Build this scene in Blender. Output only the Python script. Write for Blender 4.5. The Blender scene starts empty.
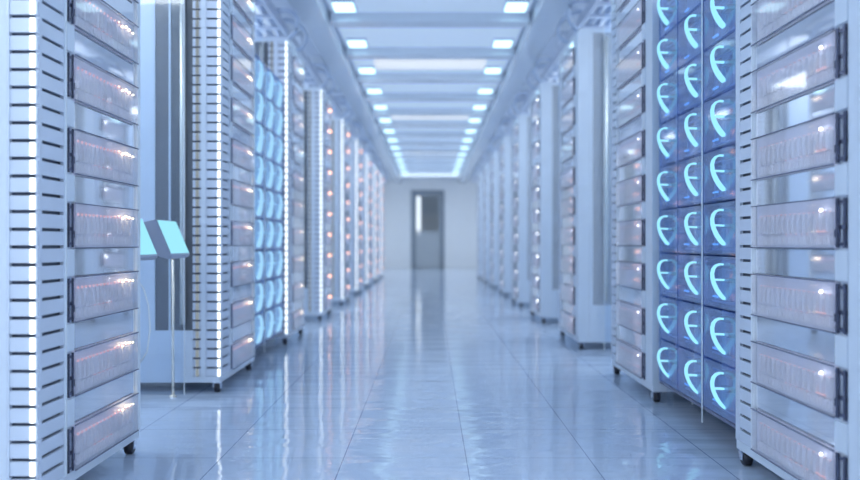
import bpy, math, random
from mathutils import Vector, Matrix
random.seed(7)
S = bpy.context.scene
COL = S.collection

# ------------------------------------------------------------------ materials
def new_mat(name):
    m = bpy.data.materials.new(name); m.use_nodes = True
    nt = m.node_tree; nt.nodes.clear()
    out = nt.nodes.new('ShaderNodeOutputMaterial')
    return m, nt, out

def pmat(name, color, rough=.4, metal=0., ior=1.5, noise=.04, scale=9., coat=0.):
    m, nt, out = new_mat(name)
    p = nt.nodes.new('ShaderNodeBsdfPrincipled')
    p.inputs['Roughness'].default_value = rough
    p.inputs['Metallic'].default_value = metal
    p.inputs['IOR'].default_value = ior
    p.inputs['Coat Weight'].default_value = coat
    tc = nt.nodes.new('ShaderNodeTexCoord')
    n = nt.nodes.new('ShaderNodeTexNoise'); n.inputs['Scale'].default_value = scale
    nt.links.new(tc.outputs['Object'], n.inputs['Vector'])
    mx = nt.nodes.new('ShaderNodeMixRGB')
    mx.inputs[1].default_value = tuple(c*(1-noise) for c in color)+(1,)
    mx.inputs[2].default_value = tuple(min(1, c*(1+noise)) for c in color)+(1,)
    nt.links.new(n.outputs['Fac'], mx.inputs[0])
    nt.links.new(mx.outputs[0], p.inputs['Base Color'])
    nt.links.new(p.outputs[0], out.inputs[0])
    return m

def emat(name, color, strength):
    m, nt, out = new_mat(name)
    e = nt.nodes.new('ShaderNodeEmission')
    e.inputs[0].default_value = tuple(color)+(1,); e.inputs[1].default_value = strength
    nt.links.new(e.outputs[0], out.inputs[0])
    return m

def gmat(name, tint, gloss=.02, milk=0., milkcol=(.7, .76, .9), ior=1.5):
    """thin clear pane: tinted transparency, some milkiness, fresnel reflection"""
    m, nt, out = new_mat(name)
    t = nt.nodes.new('ShaderNodeBsdfTransparent'); t.inputs[0].default_value = tuple(tint)+(1,)
    g = nt.nodes.new('ShaderNodeBsdfGlossy'); g.inputs['Roughness'].default_value = gloss
    g.inputs[0].default_value = (1, 1, 1, 1)
    d = nt.nodes.new('ShaderNodeBsdfDiffuse'); d.inputs[0].default_value = tuple(milkcol)+(1,)
    m1 = nt.nodes.new('ShaderNodeMixShader'); m1.inputs[0].default_value = milk
    nt.links.new(t.outputs[0], m1.inputs[1]); nt.links.new(d.outputs[0], m1.inputs[2])
    # Schlick curve: the same from either face of the pane
    lw = nt.nodes.new('ShaderNodeLayerWeight'); lw.inputs[0].default_value = .5
    pw = nt.nodes.new('ShaderNodeMath'); pw.operation = 'POWER'; pw.inputs[1].default_value = 5.
    f = nt.nodes.new('ShaderNodeMath'); f.operation = 'MULTIPLY_ADD'; f.inputs[1].default_value = .9; f.inputs[2].default_value = ((ior-1)/(ior+1))**2
    nt.links.new(lw.outputs['Facing'], pw.inputs[0]); nt.links.new(pw.outputs[0], f.inputs[0])
    m2 = nt.nodes.new('ShaderNodeMixShader')
    nt.links.new(f.outputs[0], m2.inputs[0])
    nt.links.new(m1.outputs[0], m2.inputs[1]); nt.links.new(g.outputs[0], m2.inputs[2])
    nt.links.new(m2.outputs[0], out.inputs[0])
    return m

M = {}
M['rack'] = pmat('pale_rack_metal', (.68, .77, .90), .28, 0., 1.5)
M['slot'] = pmat('slotted_plate', (.66, .74, .88), .25, .1)
M['dark'] = pmat('dark_recess', (.05, .065, .11), .4)
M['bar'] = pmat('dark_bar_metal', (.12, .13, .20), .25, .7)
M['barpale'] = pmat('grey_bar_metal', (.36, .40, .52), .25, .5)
M['mirror'] = pmat('polished_blank', (.88, .90, .95), .035, .78, noise=.02)
M['case'] = pmat('server_case', (.74, .75, .88), .35, .0)
M['drive'] = pmat('drive_carrier', (.95, .93, .99), .2, .05)
M['cover'] = gmat('clear_cover', (.97, .97, .99), .03, .18, (.88, .89, .99))
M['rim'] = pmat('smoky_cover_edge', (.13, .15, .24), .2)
M['strip'] = emat('white_light_strip', (.86, .94, 1), 2.)
M['strip2'] = emat('soft_light_strip', (.80, .92, 1), .3)
M['edge'] = pmat('glass_edge', (.80, .88, .98), .15)
M['warm'] = emat('warm_status_light', (1, .46, .26), 6.5)
M['gold'] = emat('yellow_status_light', (1, .80, .48), 13)
M['pink'] = emat('pink_indicator', (1, .48, .5), .9)
M['dimpink'] = emat('dim_pink_indicator', (1, .55, .58), .75)
M['white'] = emat('white_power_light', (.95, .97, 1), 6.5)
M['rubber'] = pmat('caster_rubber', (.02, .022, .035), .4)
M['chrome'] = pmat('caster_chrome', (.75, .78, .85), .12, 1.)
M['sideglass'] = pmat('side_window_glass', (.15, .165, .19), .10, .1, 1.5)
M['railglass'] = gmat('clear_side_glass', (.92, .95, .98), .03, .45, (.76, .82, .92))
M['tube'] = pmat('champagne_tube', (.93, .91, .84), .25, .6)
M['smoke'] = pmat('smoked_strip', (.17, .18, .21), .15, .1)
M['modglass'] = gmat('module_glass', (.62, .76, .96), .04, .22, (.50, .64, .88))
M['frosted'] = gmat('frosted_module_glass', (.80, .90, 1.), .25, .45, (.48, .70, 1.))
M['modcore'] = pmat('module_core', (.36, .47, .72), .6, .0)
M['modfin'] = pmat('module_fin', (.52, .64, .88), .45, .1)
M['cyan'] = emat('cyan_handle_glow', (.30, .72, 1.), 1.1)
M['softblue'] = emat('pale_blue_handle_glow', (.36, .68, 1.), .92)
M['blueled'] = emat('blue_module_light', (.16, .50, 1.), 2.2)
M['clear'] = gmat('clear_glass', (.94, .97, 1), .01)
M['screen'] = emat('turquoise_screen', (.33, .78, .95), .95)
M['housing'] = pmat('console_housing', (.36, .41, .54), .3)
M['ceil'] = pmat('ceiling_paint', (.66, .74, .88), .35, 0., 1.5)
M['beam'] = pmat('glossy_beam', (.74, .82, .93), .14, .1)
M['cream'] = pmat('cream_panel_added_glow', (.86, .84, .80), .3)
M['wall'] = pmat('wall_paint', (.80, .84, .90), .45)
M['lamp'] = emat('ceiling_lamp', (.56, .86, 1.), 2.2)
M['doorframe'] = pmat('door_frame_grey', (.22, .27, .34), .35)
M['doorleaf'] = pmat('door_leaf_grey', (.42, .47, .53), .35)
M['corr'] = pmat('corridor_grey', (.40, .46, .54), .5)
M['tray'] = pmat('tray_metal', (.55, .62, .76), .3, .4)
M['cablemat'] = pmat('pale_cable', (.52, .62, .80), .4)
M['ceilglow'] = pmat('ceiling_panel_added_glow', (.66, .74, .88), .4)
_p = next(n for n in M['ceilglow'].node_tree.nodes if n.type == 'BSDF_PRINCIPLED')
_p.inputs['Emission Color'].default_value = (.64, .83, 1., 1); _p.inputs['Emission Strength'].default_value = .25  # emission added to lift the ceiling's brightness; nothing lights it from behind
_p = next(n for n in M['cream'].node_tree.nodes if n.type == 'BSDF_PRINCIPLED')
_p.inputs['Emission Color'].default_value = (.92, .93, .90, 1); _p.inputs['Emission Strength'].default_value = .42  # cream panels get added emission so the bands show beside the glowing ones
M['lampwhite'] = emat('corridor_lamp', (.92, .97, 1.), 1.3)

def floor_material():
    m, nt, out = new_mat('glossy_floor_tiles')
    N, L = nt.nodes.new, nt.links.new
    p = N('ShaderNodeBsdfPrincipled')
    geo = N('ShaderNodeTexCoord'); sep = N('ShaderNodeSeparateXYZ'); L(geo.outputs['Object'], sep.inputs[0])
    def line(sock, off):
        a = N('ShaderNodeMath'); a.operation = 'ADD'; a.inputs[1].default_value = off; L(sock, a.inputs[0])
        d = N('ShaderNodeMath'); d.operation = 'DIVIDE'; d.inputs[1].default_value = .41; L(a.outputs[0], d.inputs[0])
        f = N('ShaderNodeMath'); f.operation = 'FRACT'; L(d.outputs[0], f.inputs[0])
        s = N('ShaderNodeMath'); s.operation = 'SUBTRACT'; s.inputs[1].default_value = .5; L(f.outputs[0], s.inputs[0])
        b = N('ShaderNodeMath'); b.operation = 'ABSOLUTE'; L(s.outputs[0], b.inputs[0])
        g = N('ShaderNodeMath'); g.operation = 'GREATER_THAN'; g.inputs[1].default_value = .4955; L(b.outputs[0], g.inputs[0])
        return g
    gx = line(sep.outputs[0], .289+.41*60); gy = line(sep.outputs[1], -2.68+.41*60)
    mx = N('ShaderNodeMath'); mx.operation = 'MAXIMUM'; L(gx.outputs[0], mx.inputs[0]); L(gy.outputs[0], mx.inputs[1])
    n = N('ShaderNodeTexNoise'); n.inputs['Scale'].default_value = 1.3; L(geo.outputs['Object'], n.inputs['Vector'])
    c0 = N('ShaderNodeMixRGB'); c0.inputs[1].default_value = (.50, .62, .82, 1); c0.inputs[2].default_value = (.57, .68, .86, 1)
    L(n.outputs['Fac'], c0.inputs[0])
    c1 = N('ShaderNodeMixRGB'); c1.inputs[2].default_value = (.22, .28, .46, 1)
    L(mx.outputs[0], c1.inputs[0]); L(c0.outputs[0], c1.inputs[1]); L(c1.outputs[0], p.inputs['Base Color'])
    p.inputs['Roughness'].default_value = .055; p.inputs['IOR'].default_value = 1.85
    n2 = N('ShaderNodeTexNoise'); n2.inputs['Scale'].default_value = 4.5; n2.inputs['Detail'].default_value = 2.
    mp = N('ShaderNodeMapping'); mp.inputs['Scale'].default_value = (.45, 1.6, 1); L(geo.outputs['Object'], mp.inputs['Vector']); L(mp.outputs[0], n2.inputs['Vector'])
    bp = N('ShaderNodeBump'); bp.inputs['Strength'].default_value = .32; bp.inputs['Distance'].default_value = .02
    L(n2.outputs['Fac'], bp.inputs['Height']); L(bp.outputs[0], p.inputs['Normal'])
    L(p.outputs[0], out.inputs[0])
    return m
M['floor'] = floor_material()

# ------------------------------------------------------------------ mesh helper
class MB:
    def __init__(self): self.v = []; self.f = []
    def box(self, x0, x1, y0, y1, z0, z1):
        x0, x1 = min(x0, x1), max(x0, x1); y0, y1 = min(y0, y1), max(y0, y1); z0, z1 = min(z0, z1), max(z0, z1)
        b = len(self.v)
        self.v += [(x0,y0,z0),(x1,y0,z0),(x1,y1,z0),(x0,y1,z0),(x0,y0,z1),(x1,y0,z1),(x1,y1,z1),(x0,y1,z1)]
        self.f += [tuple(b+i for i in q) for q in ((0,3,2,1),(4,5,6,7),(0,1,5,4),(1,2,6,5),(2,3,7,6),(3,0,4,7))]
        return self
    def prism(self, pts, y0, y1):
        """polygon in x,z extruded along y"""
        b = len(self.v); n = len(pts)
        self.v += [(x, y0, z) for x, z in pts]+[(x, y1, z) for x, z in pts]
        self.f += [tuple(b+i for i in range(n)), tuple(b+n+i for i in reversed(range(n)))]
        for i in range(n):
            j = (i+1) % n
            self.f.append((b+j, b+i, b+n+i, b+n+j))
        return self
    def tube(self, pts, r, n=8):
        pts = [Vector(p) for p in pts]; b = len(self.v)
        for i, p in enumerate(pts):
            d = (pts[min(i+1, len(pts)-1)]-pts[max(i-1, 0)]).normalized()
            a = d.cross(Vector((0, 0, 1))) if abs(d.z) < .9 else d.cross(Vector((1, 0, 0)))
            a.normalize(); c = d.cross(a)
            rr = r[i] if isinstance(r, (list, tuple)) else r
            for k in range(n):
                t = 2*math.pi*k/n
                self.v.append(tuple(p+a*rr*math.cos(t)+c*rr*math.sin(t)))
        for i in range(len(pts)-1):
            for k in range(n):
                q = (k+1) % n
                self.f.append((b+i*n+k, b+i*n+q, b+(i+1)*n+q, b+(i+1)*n+k))
        self.f.append(tuple(b+k for k in reversed(range(n))))
        self.f.append(tuple(b+(len(pts)-1)*n+k for k in range(n)))
        return self
    def ribbon(self, pts, half, th, yc):
        """bent flat bar: path in x,z, width along y (half per point), thickness th"""
        b = len(self.v); n = len(pts)
        for i, (x, z) in enumerate(pts):
            q0 = pts[max(i-1, 0)]; q1 = pts[min(i+1, n-1)]
            dx, dz = q1[0]-q0[0], q1[1]-q0[1]; l = math.hypot(dx, dz) or 1
            nx, nz = -dz/l*th/2, dx/l*th/2
            h = half[i] if isinstance(half, (list, tuple)) else half
            self.v += [(x+nx, yc-h, z+nz), (x+nx, yc+h, z+nz), (x-nx, yc+h, z-nz), (x-nx, yc-h, z-nz)]
        for i in range(n-1):
            for k in range(4):
                q = (k+1) % 4
                self.f.append((b+i*4+k, b+i*4+q, b+(i+1)*4+q, b+(i+1)*4+k))
        self.f += [(b+3, b+2, b+1, b), (b+(n-1)*4, b+(n-1)*4+1, b+(n-1)*4+2, b+(n-1)*4+3)]
        return self
    def build(self, name, mat, parent=None, smooth=False, bevel=0.):
        me = bpy.data.meshes.new(name)
        me.from_pydata(self.v, [], self.f); me.update()
        import bmesh
        bm = bmesh.new(); bm.from_mesh(me)
        bmesh.ops.recalc_face_normals(bm, faces=bm.faces)
        if bevel: bmesh.ops.bevel(bm, geom=bm.edges[:], offset=bevel, segments=2, affect='EDGES')
        bm.to_mesh(me); bm.free()
        me.materials.append(M[mat])
        if smooth:
            for p in me.polygons: p.use_smooth = True
        o = bpy.data.objects.new(name, me); COL.objects.link(o)
        if parent: o.parent = parent
        return o

def tag(o, label=None, cat=None, group=None, kind=None):
    if label: o['label'] = label
    if cat: o['category'] = cat
    if group: o['group'] = group
    if kind: o['kind'] = kind
    return o
def empty(name, loc=(0, 0, 0)):
    o = bpy.data.objects.new(name, None); COL.objects.link(o); o.location = loc; o.empty_display_size = .05
    return o
def copy_tree(o, parent=None):
    c = o.copy(); COL.objects.link(c)
    if parent: c.parent = parent
    for ch in list(o.children): copy_tree(ch, c)
    return c
ORD = ['first', 'second', 'third', 'fourth', 'fifth', 'sixth', 'seventh', 'eighth', 'ninth', 'tenth', 'eleventh', 'twelfth',
       'thirteenth', 'fourteenth', 'fifteenth', 'sixteenth', 'seventeenth', 'eighteenth', 'nineteenth', 'twentieth']
SIDE = {-1: 'left', 1: 'right'}

# ------------------------------------------------------------------ room
CH = 2.59; FAR = 23.0; BACK = -3.0; WX = 2.35
def struct(o): return tag(o, kind='structure')
struct(MB().box(-WX, WX, BACK, FAR+2, -.1, 0).build('floor', 'floor'))
struct(MB().box(-WX, WX, BACK, FAR+2, CH, CH+.1).build('ceiling', 'ceil'))
struct(MB().box(-WX-.1, -WX, BACK, FAR+2, 0, CH).build('wall_left', 'wall'))
struct(MB().box(WX, WX+.1, BACK, FAR+2, 0, CH).build('wall_right', 'wall'))
struct(MB().box(-WX, WX, BACK-.1, BACK, 0, CH).build('wall_back', 'wall'))
DX0, DX1, DH = -.54, .41, 2.24
struct(MB().box(-WX, DX0, FAR, FAR+.15, 0, CH).box(DX1, WX, FAR, FAR+.15, 0, CH).box(DX0, DX1, FAR, FAR+.15, DH, CH).build('wall_far', 'wall'))
struct(MB().box(-WX, WX, FAR+1.9, FAR+2, 0, CH).build('wall_corridor', 'corr'))
# door
door = struct(MB().box(DX0, DX0+.11, FAR-.03, FAR+.1, 0, DH).box(DX1-.11, DX1, FAR-.03, FAR+.1, 0, DH)
              .box(DX0+.11, DX1-.11, FAR-.03, FAR+.1, DH-.13, DH).build('door_1', 'doorframe'))
a0, a1 = DX0+.11, DX1-.11
leaf = MB().box(a0, a1, FAR+.02, FAR+.07, .01, .98).box(a0, a1, FAR+.02, FAR+.07, DH-.18, DH-.13)
leaf.box(a0, a0+.05, FAR+.02, FAR+.07, .98, DH-.18).box(a1-.05, a1, FAR+.02, FAR+.07, .98, DH-.18).build('door_leaf', 'doorleaf', door)
MB().box(a0+.05, a1-.05, FAR+.04, FAR+.05, .98, DH-.18).build('window_pane', 'clear', door)
MB().box(a0, a1, FAR-.005, FAR+.02, 1.0, 1.07).build('push_bar', 'doorleaf', door)
dl = empty('corridor_light', (-.36, FAR+.5, 0))
MB().box(-.10, .10, 0, .06, 0, 2.3).build('backplate', 'corr', dl); MB().box(-.055, .075, -.03, 0, .9, 2.1).build('light_tube', 'lampwhite', dl)
tag(dl, 'bright upright white light glowing behind the window of the far door', 'light')
struct(MB().box(-WX, DX0, FAR-.02, FAR, 0, .07).box(DX1, WX, FAR-.02, FAR, 0, .07).build('baseboard_far', 'wall'))

# ceiling beams, cream panels, lamps
tn = 0
LY = [7.38+1.15*n for n in range(-8, 13)]
for i, y in enumerate(LY):
    tn += 1
    struct(MB().box(-.79, .79, y-.745, y+.215, CH-.012, CH).build('trim_%d' % tn, 'ceilglow'))
    tn += 1
    struct(MB().box(-.80, .80, y+.22, y+.40, CH-.085, CH).build('trim_%d' % tn, 'beam'))
for s in (-1, 1):
    tn += 1
    struct(MB().box(s*.82, s*1.02, BACK, FAR, CH-.13, CH).build('trim_%d' % tn, 'beam'))
    for i in range(20):
        tn += 1
        y = BACK+.6+1.3*i
        struct(MB().box(s*1.02, s*WX, y, y+.18, CH-.09, CH).build('trim_%d' % tn, 'beam'))
for y0, y1 in ((7.80, 8.5), (11.26, 11.95), (15.86, 16.55)):
    tn += 1
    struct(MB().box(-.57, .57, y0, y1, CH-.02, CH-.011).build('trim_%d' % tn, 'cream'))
for s in (-1, 1):
    proto = None
    for i, y in enumerate(LY):
        if proto is None:
            proto = empty('ceiling_light')
            MB().box(-.092, .092, -.125, .125, -.02, 0).build('frame', 'ceil', proto)
            MB().box(-.08, .08, -.11, .11, -.028, -.02).build('diffuser', 'lamp', proto)
            o = proto
        else: o = copy_tree(proto)
        o.location = (s*.67, y, CH-.012)
        nv = i-7
        if nv >= 0: lab = 'small bright square ceiling light, %s from the camera in the %s row' % (ORD[nv], SIDE[s])
        else: lab = 'small square ceiling light, %s behind the frame in the %s row' % (ORD[-nv-1], SIDE[s])
        tag(o, lab, 'ceiling light', 'ceiling lights along the aisle')
for s in (-1, 1):
    tr = empty('cable_tray', (s*1.32, 0, 2.33))
    for w in (-.2, .2): MB().box(w-.012, w+.012, .5, 21.5, 0, .08).build('side_rail', 'tray', tr)
    for i in range(70): MB().box(-.188, .188, .6+.3*i, .64+.3*i, 0, .02).build('rung', 'tray', tr)
    for i in range(11):
        for w in (-.2, .2): MB().tube([(w, 1+2*i, .07), (w, 1+2*i, CH-2.33-.001)], .008).build('hanger_rod', 'tray', tr)
    tag(tr, 'pale ladder cable tray hung above the %s row of racks' % SIDE[s], 'cable tray', 'cable trays over the racks')
    for j, w in enumerate((-.12, -.04, .04, .12)):
        cb = MB().tube([(s*1.32+w+.012*math.sin(y*1.3+j*2), y, 2.382+.003*math.sin(y+j)) for y in [.6+.5*i for i in range(42)]], .026)
        pos = ['outermost', 'second', 'third', 'innermost'] if s < 0 else ['innermost', 'third', 'second', 'outermost']
        tag(cb.build('cable_bundle', 'cablemat', None, True), 'pale cable bundle lying in the %s tray, %s from the wall' % (SIDE[s], pos[j]), 'cables', 'cable bundles in the trays')

for s in (-1, 1):
    for k in range(1, 7):
        y = (2.04 if s < 0 else 1.80)+1.8*k+.25
        for q in range(2):
            yy = y+.26*q
            pts = []
            for i in range(13):
                t = math.pi*i/12
                pts.append((s*(1.09-.13*math.sin(t)), yy+.10*math.sin(t*1.0)*(1 if q else -1), 2.315+.115*math.cos(t)))
            pts = [(s*1.17, yy, 2.431), (s*1.12, yy, 2.431)]+pts+[(s*1.14, yy, 2.19)]
            o = MB().tube(pts, .017, 10).build('conduit', 'cablemat', None, True)
            tag(o, 'pale curved conduit from tray down to %s rack of %s row, %s one' % (['second','third','fourth','fifth','sixth','seventh'][k-1], ('left' if s < 0 else 'right'), 'farther' if q else 'nearer'), 'conduit', 'conduits from tray to racks')

# ------------------------------------------------------------------ racks and servers
X0 = 1.0; P = 1.80; RH = 2.17; SP = .208; NS = 10; SH = .13; ZB = .08
GEO = {-1: dict(y=2.04, ln=.72, slot=(0, .16), rail=(.16, .205), srv=(.205, .69)),
       1: dict(y=1.80, ln=.82, slot=(.68, .82), rail=(.112, .172), srv=(.172, .68))}

def slot_stack(mb, x0, x1, y0, y1, z0, z1):
    z = z0; k = 0
    while z < z1-.01:
        mb.box(x0, x1, y0, y1, z, min(z+.0362, z1)); z += .0453

def make_rack(s):
    g = GEO[s]; ln = g['ln']
    r = empty('server_rack')
    D = .80
    b = MB()
    b.box(s*(D-.02), s*D, 0, ln, .05, RH).box(s*.004, s*(D-.02), 0, ln, .05, ZB-.002)
    b.box(s*.004, s*(D-.02), 0, ln, RH-.03, RH)
    b.box(s*.02, s*(D-.02), ln-.015, ln, ZB-.002, RH-.03)
    b.build('cabinet', 'rack', r)
    # side facing the camera
    fr = MB()
    fr.box(s*.078, s*.10, 0, .02, ZB-.002, RH-.03).box(s*.32, s*(D-.02), 0, .02, ZB-.002, RH-.03)
    fr.box(s*(.14 if s < 0 else .10), s*.32, 0, .02, ZB-.002, .30)
    fr.box(s*.245, s*.255, .0, .02, .30, RH-.03)
    fr.build('side_panel', 'rack', r)
    MB().box(s*(.14 if s < 0 else .10), s*.245, .006, .014, .30, RH-.03).build('side_window', 'sideglass' if s < 0 else 'railglass', r)
    MB().box(s*.255, s*.32, .006, .014, .30, RH-.03).build('side_window', 'smoke' if s < 0 else 'railglass', r)
    MB().tube([(s*.185, -.008, .33), (s*.185, -.008, RH-.06)], .014, 14).build('highlight_tube', 'tube', r, True)  # added so a vertical highlight runs down the side window
    sb = MB().box(s*.012, s*.078, .012, .02, ZB-.002, RH-.03)
    if s < 0: sb.box(s*.10, s*.14, .012, .02, ZB-.002, RH-.03)
    sb.build('slot_backing', 'dark', r)
    if s < 0: m = MB(); slot_stack(m, s*.10, s*.14, .002, .012, ZB, RH-.03); m.build('slotted_strip', 'slot', r)
    if s < 0:
        m = MB(); slot_stack(m, s*.002, s*.072, 0, .012, ZB, RH-.03); m.box(s*.072, s*.078, -.003, .012, ZB, RH-.03); m.build('slotted_strip', 'slot', r)
        m = MB(); slot_stack(m, s*.007, s*.019, -.004, -.0005, ZB, RH-.03)
        tag(m.build('light_strip', 'strip', r), 'glowing white edge strip')
        m = MB(); slot_stack(m, s*.110, s*.124, -.003, .0015, ZB, RH-.03)
        m.build('light_strip', 'strip2', r)
    else:
        MB().box(s*.0, s*.077, 0, .012, ZB-.002, RH-.03).build('corner_post', 'rack', r)
    # aisle face: slotted strip
    y0, y1 = g['slot']
    MB().box(s*.014, s*.02, y0+.02, y1-.002, ZB-.002, RH-.03).build('slot_backing', 'dark', r)
    m = MB(); slot_stack(m, s*.002, s*.012, y0+(.024 if s < 0 else .008), y1-(.012 if s < 0 else .035), ZB, RH-.03)
    if s < 0: m.box(s*.001, s*.012, y0+.012, y0+.024, ZB, RH-.03).box(s*.001, s*.012, y1-.012, y1-.006, ZB, RH-.03)
    else: m.box(s*.001, s*.012, y1-.035, y1, ZB, RH-.03).box(s*.001, s*.012, y0+.008, y0+.018, ZB, RH-.03)
    m.build('slotted_strip', 'slot', r)
    if s < 0:
        MB().box(s*-.002, s*.012, y1-.006, y1, ZB, RH-.03).box(s*-.001, s*.012, ln-.028, ln, ZB, RH-.03).build('corner_post', 'edge', r)
    else:
        MB().box(s*-.002, s*.012, y0, y0+.008, ZB, RH-.03).build('corner_post', 'edge', r)
        MB().box(s*0, s*.02, .0125, g['rail'][0], ZB, RH-.03).build('corner_post', 'rack', r)
    # mounting rail with pale blocks between the server handles
    ra, rb = g['rail']
    MB().box(s*.005, s*.03, ra+.001, rb-.001, ZB, RH-.03).build('rail_recess', 'slot', r)
    for k in range(NS):
        z = ZB+SP*k
        MB().box(s*-.003, s*.021, ra+.001, rb-.001, z+SH+.002, z+SP-.002).build('rail_block', 'rack', r)
    sa, sb = g['srv']
    for k in range(NS):
        z = ZB+SP*k
        MB().box(s*.006, s*.02, sa, sb, z+SH+.001, min(z+SP-.001, RH-.031)).build('blanking_panel', 'mirror', r)
    for cx in (.026, D-.04):
        for cy in (.026, ln-.026):
            c = MB().box(s*cx-.022, s*cx+.022, cy-.016, cy+.016, .044, .05)
            c.box(s*cx-.019, s*cx-.015, cy-.012, cy+.012, .018, .044).box(s*cx+.015, s*cx+.019, cy-.012, cy+.012, .018, .044)
            co = c.build('caster', 'chrome', r)
            MB().tube([(s*cx-.014, cy, .023), (s*cx-.011, cy, .023), (s*cx+.011, cy, .023), (s*cx+.014, cy, .023)], [.019, .023, .023, .019], 16).build('wheel', 'rubber', co, True)
    return r

def make_server(s, level):
    g = GEO[s]; L = g['srv'][1]-g['srv'][0]-.002; hw = g['rail'][1]-g['rail'][0]
    r = empty('rack_server')
    MB().box(s*.012, s*.55, .002, L-.002, .001, SH-.001).build('case', 'case', r)
    # dark edge frame + clear cover
    if level < 2:
        m = MB().box(s*-.0072, s*-.003, 0, L, SH-.0036, SH-.0006).box(s*-.0072, s*-.003, 0, L, .0006, .0036)
        m.build('cover_frame', 'rim', r)
        MB().box(s*-.006, s*-.003, .001, L-.004, .004, SH-.004).build('front_cover', 'cover', r)
    else:
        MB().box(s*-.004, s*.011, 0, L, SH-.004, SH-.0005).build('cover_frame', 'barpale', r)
    # carriers
    if level == 0:
        n = 14; w = (L-.06)/n
        for i in range(n):
            y = .03+w*i
            m = MB().box(s*.002, s*.011, y+.004, y+w-.006, .042, SH-.036).box(s*-.001, s*.002, y+.006, y+w*.45, .046, SH-.05)
            m.box(s*.003, s*.011, y+.003, y+w-.004, .010, .037).box(s*0, s*.003, y+w*.5, y+w-.006, .014, .032)
            m.build('drive_bay', 'drive', r)
    elif level == 1:
        m = MB(); n = 14; w = (L-.06)/n
        for i in range(n):
            y = .03+w*i
            m.box(s*.002, s*.011, y+.003, y+w-.004, .010, .037).box(s*.002, s*.011, y+.004, y+w-.006, .042, SH-.036)
        m.build('drive_bays', 'drive', r)
    # handle: two dark upright bars with brackets at the near end
    h = MB()
    if level < 2:
        bw = hw*(.13 if s < 0 else .19)
        h.box(s*-.004, s*.001, -hw+.007, -hw+.007+bw, .004, SH-.004).box(s*-.004, s*.001, -.006-bw, -.006, .004, SH-.004)
        h.box(s*-.002, s*.0005, -hw+.005, -.001, SH-.018, SH-.010).box(s*-.002, s*.0005, -hw+.005, -.001, .010, .018)
        h.box(s*.0005, s*.0045, -hw+.012, -.012, .05, .06)
        h.box(s*-.002, s*.0045, -.002, .003, .03, .05)
    else:
        h.box(s*-.006, s*.0045, -hw+.006, -.001, .006, SH-.006)
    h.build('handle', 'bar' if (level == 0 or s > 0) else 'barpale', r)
    zl = SH-.03
    if level < 2:
        m = MB()
        for i in range(16):
            y = .03+(L-.09)*i/15
            m.box(s*-.0018, s*.003, y-(.0014 if s < 0 else .001), y+(.0014 if s < 0 else .001), zl-.006, zl+(.001 if s < 0 else -.003))
        for i in range(5):
            y = L*.3+(L*.25)*i/4
            m.box(s*-.0018, s*.003, y-.002, y+.002, .0385, .0405)
        m.build('indicator_lights', 'pink' if s < 0 else 'dimpink', r)
    if s < 0:
        if level < 2:
            for i, (y, z, q) in enumerate(((L-.19, zl, .0015), (L-.155, zl+.003, .0022), (L-.125, zl-.003, .003), (L-.095, zl+.003, .0036), (L-.068, zl, .0034), (L-.035, zl-.002, .0024))):
                MB().box(s*-.0022, s*.003, y-q, y+q, z-q*.8, z+q*.8).build('status_light', 'gold' if i > 1 else 'warm', r, bevel=.0005)
        else:
            MB().box(s*-.003, s*.012, L-.10, L-.055, zl-.005, zl+.005).build('status_light', 'warm', r, bevel=.002)
    else:
        MB().tube([(s*-.0025, .075, zl), (s*.003, .075, zl)], .0042 if level < 2 else .008, 12).build('power_light', 'white', r, True)
        MB().box(s*-.002, s*.003, .05, .10, zl-.056, zl-.053).build('status_light', 'dimpink', r)
    return r

NR = 9
RACK = {}
for s in (-1, 1):
    g = GEO[s]
    rp = None; sp = {}
    for k in range(NR):
        y = g['y']+P*k
        rk = make_rack(s) if rp is None else copy_tree(rp)
        if rp is None: rp = rk
        rk.location = (s*X0, y, 0)
        if k == 0: RACK[s] = rk
        which = 'nearest' if k == 0 else 'farthest' if k == NR-1 else ORD[k]
        look = 'tall white server rack with glowing white edge strip' if s < 0 else 'tall pale server rack with slotted rear strip'
        tag(rk, '%s, %s in the %s row' % (look, which, SIDE[s]), 'server rack', 'server racks along the aisle')
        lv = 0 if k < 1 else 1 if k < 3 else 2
        for j in range(NS):
            if lv not in sp: sp[lv] = sv = make_server(s, lv)
            else: sv = copy_tree(sp[lv])
            sv.location = (s*X0, y+g['srv'][0], ZB+SP*j)
            lk = 'with orange lights' if s < 0 else 'with white light'
            hp = 'lowest' if j == 0 else 'topmost' if j == NS-1 else ORD[j]+' from bottom'
            tag(sv, 'server %s, %s, %s rack of %s row' % (lk, hp, which, SIDE[s]), 'server', 'servers in the racks')
    # glass screens standing beside the racks
    gp = None
    for k in range(1, NR):
        y = g['y']+P*k-.035
        if gp is None:
            gp = o = empty('glass_screen')
            MB().box(s*.0, s*.60, -.004, .004, .0, 2.32).build('pane', 'clear', gp)
            MB().box(s*-.003, s*.0, -.004, .004, .0, 2.32).build('edge', 'edge', gp)
        else: o = copy_tree(gp)
        o.location = (s*1.17, y, 0)
        tag(o, 'tall clear glass screen beside the %s rack of the %s row' % ('farthest' if k == NR-1 else ORD[k], SIDE[s]), 'glass screen', 'glass screens beside the racks')

# thin cable at the far edge of the nearest left rack
yf = 2.04+.72+.02
cb = MB().tube([(-1.02, yf-.004, .60), (-1.0, yf+.015, .56), (-.985, yf+.02, .50), (-.98, yf+.02, .42), (-.99, yf+.02, .34), (-1.01, yf-.003, .30)], .0035)
cbo = cb.build('cable', 'edge', RACK[-1], True)
cbo.location = -RACK[-1].location
tag(cbo, 'thin pale cable looping off the far edge')

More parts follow.
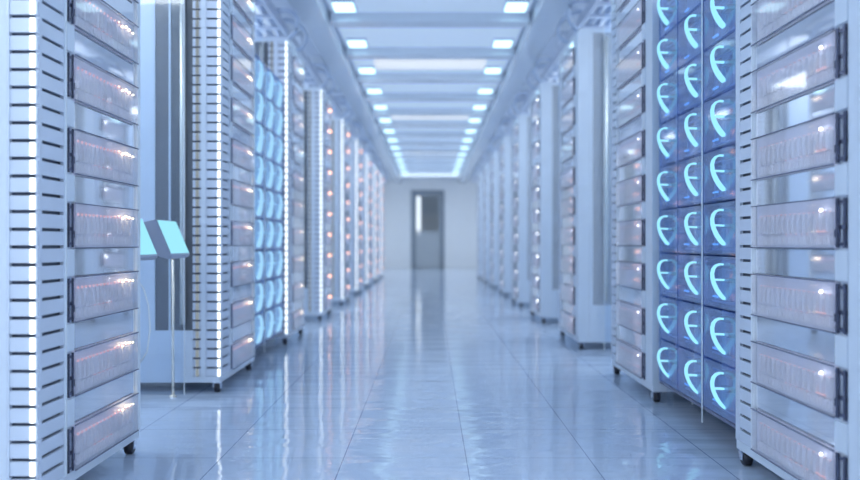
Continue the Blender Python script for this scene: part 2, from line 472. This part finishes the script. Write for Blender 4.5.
# ------------------------------------------------------------------ handle modules
MH = .189; MZ = .115; NMOD = 9; CW = .305
def make_module(s, cw, hy):
    r = empty('storage_module')
    w = cw-.012; h = MH-.010
    MB().box(s*0, s*.004, 0, w, 0, h).box(s*.004, s*.42, 0, .004, 0, h).box(s*.004, s*.42, w-.004, w, 0, h).build('glass_shell', 'modglass' if s > 0 else 'frosted', r)
    MB().box(s*.06, s*.42, .02, w-.02, .002, h-.012).build('core', 'modcore', r)
    f = MB()
    for i in range(9):
        y = .03+(w-.06)*i/8
        f.box(s*.03, s*.06, y-.004, y+.004, .02, h-.05)
    f.box(s*.02, s*.03, .03, w-.03, .012, .018).box(s*.02, s*.03, .03, w-.03, h-.04, h-.034)
    f.build('fins', 'modfin', r)
    MB().box(s*.006, s*.03, hy-.045, hy+.045, h*.53+.045, h*.53+.062).box(s*.006, s*.03, hy-.03, hy+.04, h*.53-.006, h*.53+.008).build('handle_mount', 'rim', r)
    l = MB()
    for i in range(3): l.box(s*.014, s*.02, w*.72+.02*i, w*.72+.02*i+.006, .03, .036)
    l.build('indicator_lights', 'blueled', r)
    zc = h*.53
    a = [(-.001, zc+.057), (-.014, zc+.058), (-.027, zc+.053), (-.036, zc+.042), (-.040, zc+.026), (-.039, zc+.010), (-.034, zc-.008), (-.026, zc-.026), (-.016, zc-.042), (-.006, zc-.055), (.003, zc-.064)]
    hh = [.004, .006, .008, .010, .011, .012, .014, .016, .018, .018, .014]
    if s < 0:
        a = [(x*.5, zc+(z-zc)*1.3) for x, z in a]; hh = [q*3 for q in hh]
    m = MB().ribbon([(s*x, z) for x, z in a], hh, .007, hy)
    m.ribbon([(s*-.041, zc+.004), (s*-.018, zc+.004), (s*.002, zc+.003)], .006, .007, hy)
    m.build('handle', 'cyan' if s > 0 else 'softblue', r)
    return r
COLS = {1: [(0, .362, .148), (.362, .31, .070), (.672, .255, .13)], -1: [(0, .31, .15), (.31, .31, .15), (.62, .31, .15)]}
def make_tower(s):
    r = empty('module_stand')
    cols = COLS[s]; W = cols[-1][0]+cols[-1][1]
    MB().box(s*.0, s*.46, -.004, W+.004, .100, .11).build('base', 'rim', r)
    top = MZ+MH*NMOD
    for i, y in enumerate([c[0] for c in cols]+[W]):
        o = MB().box(s*-.002, s*.44, y-.003, y+.003, .11, top).build('divider', 'modglass', r)
        if i == 1: MB().box(s*-.006, s*-.0022, y-.003, y+.003, .05, top).build('edge', 'edge', o)
    for y, cw, hy in cols:
        for j in range(NMOD):
            MB().box(s*.003, s*.43, y+.0035, y+cw-.0035, MZ+MH*j-.004, MZ+MH*j).build('shelf', 'modglass', r)
    MB().box(s*-.002, s*.44, -.004, W+.004, top+.0005, top+.01).build('top', 'modglass', r)
    for y in (.02, W-.02):
        for x in (.04, .42):
            MB().tube([(s*x, y, 0), (s*x, y, .10)], .014, 12).build('foot', 'clear', r, True)
    return r
for s, ys in ((1, 2.625), (-1, 4.60)):
    t = make_tower(s); t.location = (s*1.02, ys, 0)
    tag(t, 'blue glass stand of cyan-handled modules beside the %s rack of the %s row' % ('nearest' if s > 0 else 'second', SIDE[s]), 'module stand', 'glass module stands')
    for i, (y, cw, hy) in enumerate(COLS[s]):
        p = None
        for j in range(NMOD):
            if p is None: p = o = make_module(s, cw, hy)
            else: o = copy_tree(p)
            o.location = (s*1.02, ys+y+.006, MZ+MH*j+.0005)
            hp = 'lowest' if j == 0 else 'topmost' if j == NMOD-1 else ORD[j]+' from bottom'
            tag(o, 'glass module with cyan handle, %s, %s column of %s stand' % (hp, ('near', 'middle', 'far')[i], SIDE[s]), 'storage module', 'handled glass modules')

# ------------------------------------------------------------------ tilted control screens
con = empty('control_console', (-1.10, 3.2, 0))
MB().box(-.12, -.05, -.36, .55, .695, .735).build('bracket_arm', 'housing', con)
MB().tube([(-.10, .535, .0), (-.10, .535, .696)], .006, 10).build('floor_post', 'tube', con, True)
MB().tube([(-.10, .535, 0), (-.10, .535, .01)], .016, 12).build('foot', 'tube', con, True)
def console_face(y0, y1):
    h = MB().prism([(.004, .815), (.066, .668), (.050, .655), (-.06, .69), (-.06, .80)], y0, y1).build('screen_housing', 'housing', con, bevel=.003)
    n = Vector((.147, .062)).normalized()*.002
    MB().prism([(.006+n.x, .811+n.y), (.062+n.x, .678+n.y), (.062-n.x, .678-n.y), (.006-n.x, .811-n.y)], y0+.01, y1-.01).build('display', 'screen', h)
console_face(0, .25); console_face(-.41, -.155)
tag(con, 'pair of tilted turquoise lit screens on a grey bracket between left racks', 'control console')

# ------------------------------------------------------------------ lights
def area(name, loc, rot, sx, sy, power, col=(.97, 1., .95)):
    l = bpy.data.lights.new(name, 'AREA'); l.shape = 'RECTANGLE'; l.size = sx; l.size_y = sy; l.energy = power; l.color = col
    o = bpy.data.objects.new(name, l); COL.objects.link(o); o.location = loc; o.rotation_euler = rot
    return o
for s in (-1, 1):
    area('added_uplight', (s*1.75, 9.5, 2.2), (math.pi, 0, 0), .5, 23, 85)  # unseen uplight added to brighten the ceiling; no fixture built
    area('added_side_fill', (s*2.05, 9.5, CH-.12), (0, 0, 0), .56, 22, 160)  # unseen fill behind the racks, added to lift gaps and rack sides
area('added_front_fill', (0, BACK+.05, 1.3), (math.pi/2, 0, 0), 4.2, 2.4, 10)  # frontal fill added behind the camera; the back wall has no opening
area('added_far_wall_fill', (0, 21.2, CH-.14), (math.radians(50), 0, 0), 3.4, .3, 5)  # added to brighten the far wall; no fitting built for it
area('corridor_lamp_light', (0, FAR+1, CH-.05), (0, 0, 0), 2, .8, 4)

w = bpy.data.worlds.new('World'); S.world = w; w.use_nodes = True
w.node_tree.nodes['Background'].inputs[0].default_value = (.6, .75, 1, 1)
w.node_tree.nodes['Background'].inputs[1].default_value = .5

# ------------------------------------------------------------------ camera
cam = bpy.data.cameras.new('camera'); co = bpy.data.objects.new('camera', cam); COL.objects.link(co)
co.location = (0, 0, .72); co.rotation_euler = (math.pi/2, 0, 0)
cam.sensor_width = 36; cam.lens = 800/860*36; cam.shift_y = 3/860; cam.clip_start = .05
cam.dof.use_dof = True; cam.dof.focus_distance = 2.65; cam.dof.aperture_fstop = cam.lens/22.
S.camera = co
S.view_settings.view_transform = 'Standard'; S.view_settings.look = 'None'
S.view_settings.gamma = 1; S.view_settings.use_curve_mapping = False
S.view_settings.exposure = 0.22
S.cycles.max_bounces = 12; S.cycles.transparent_max_bounces = 32
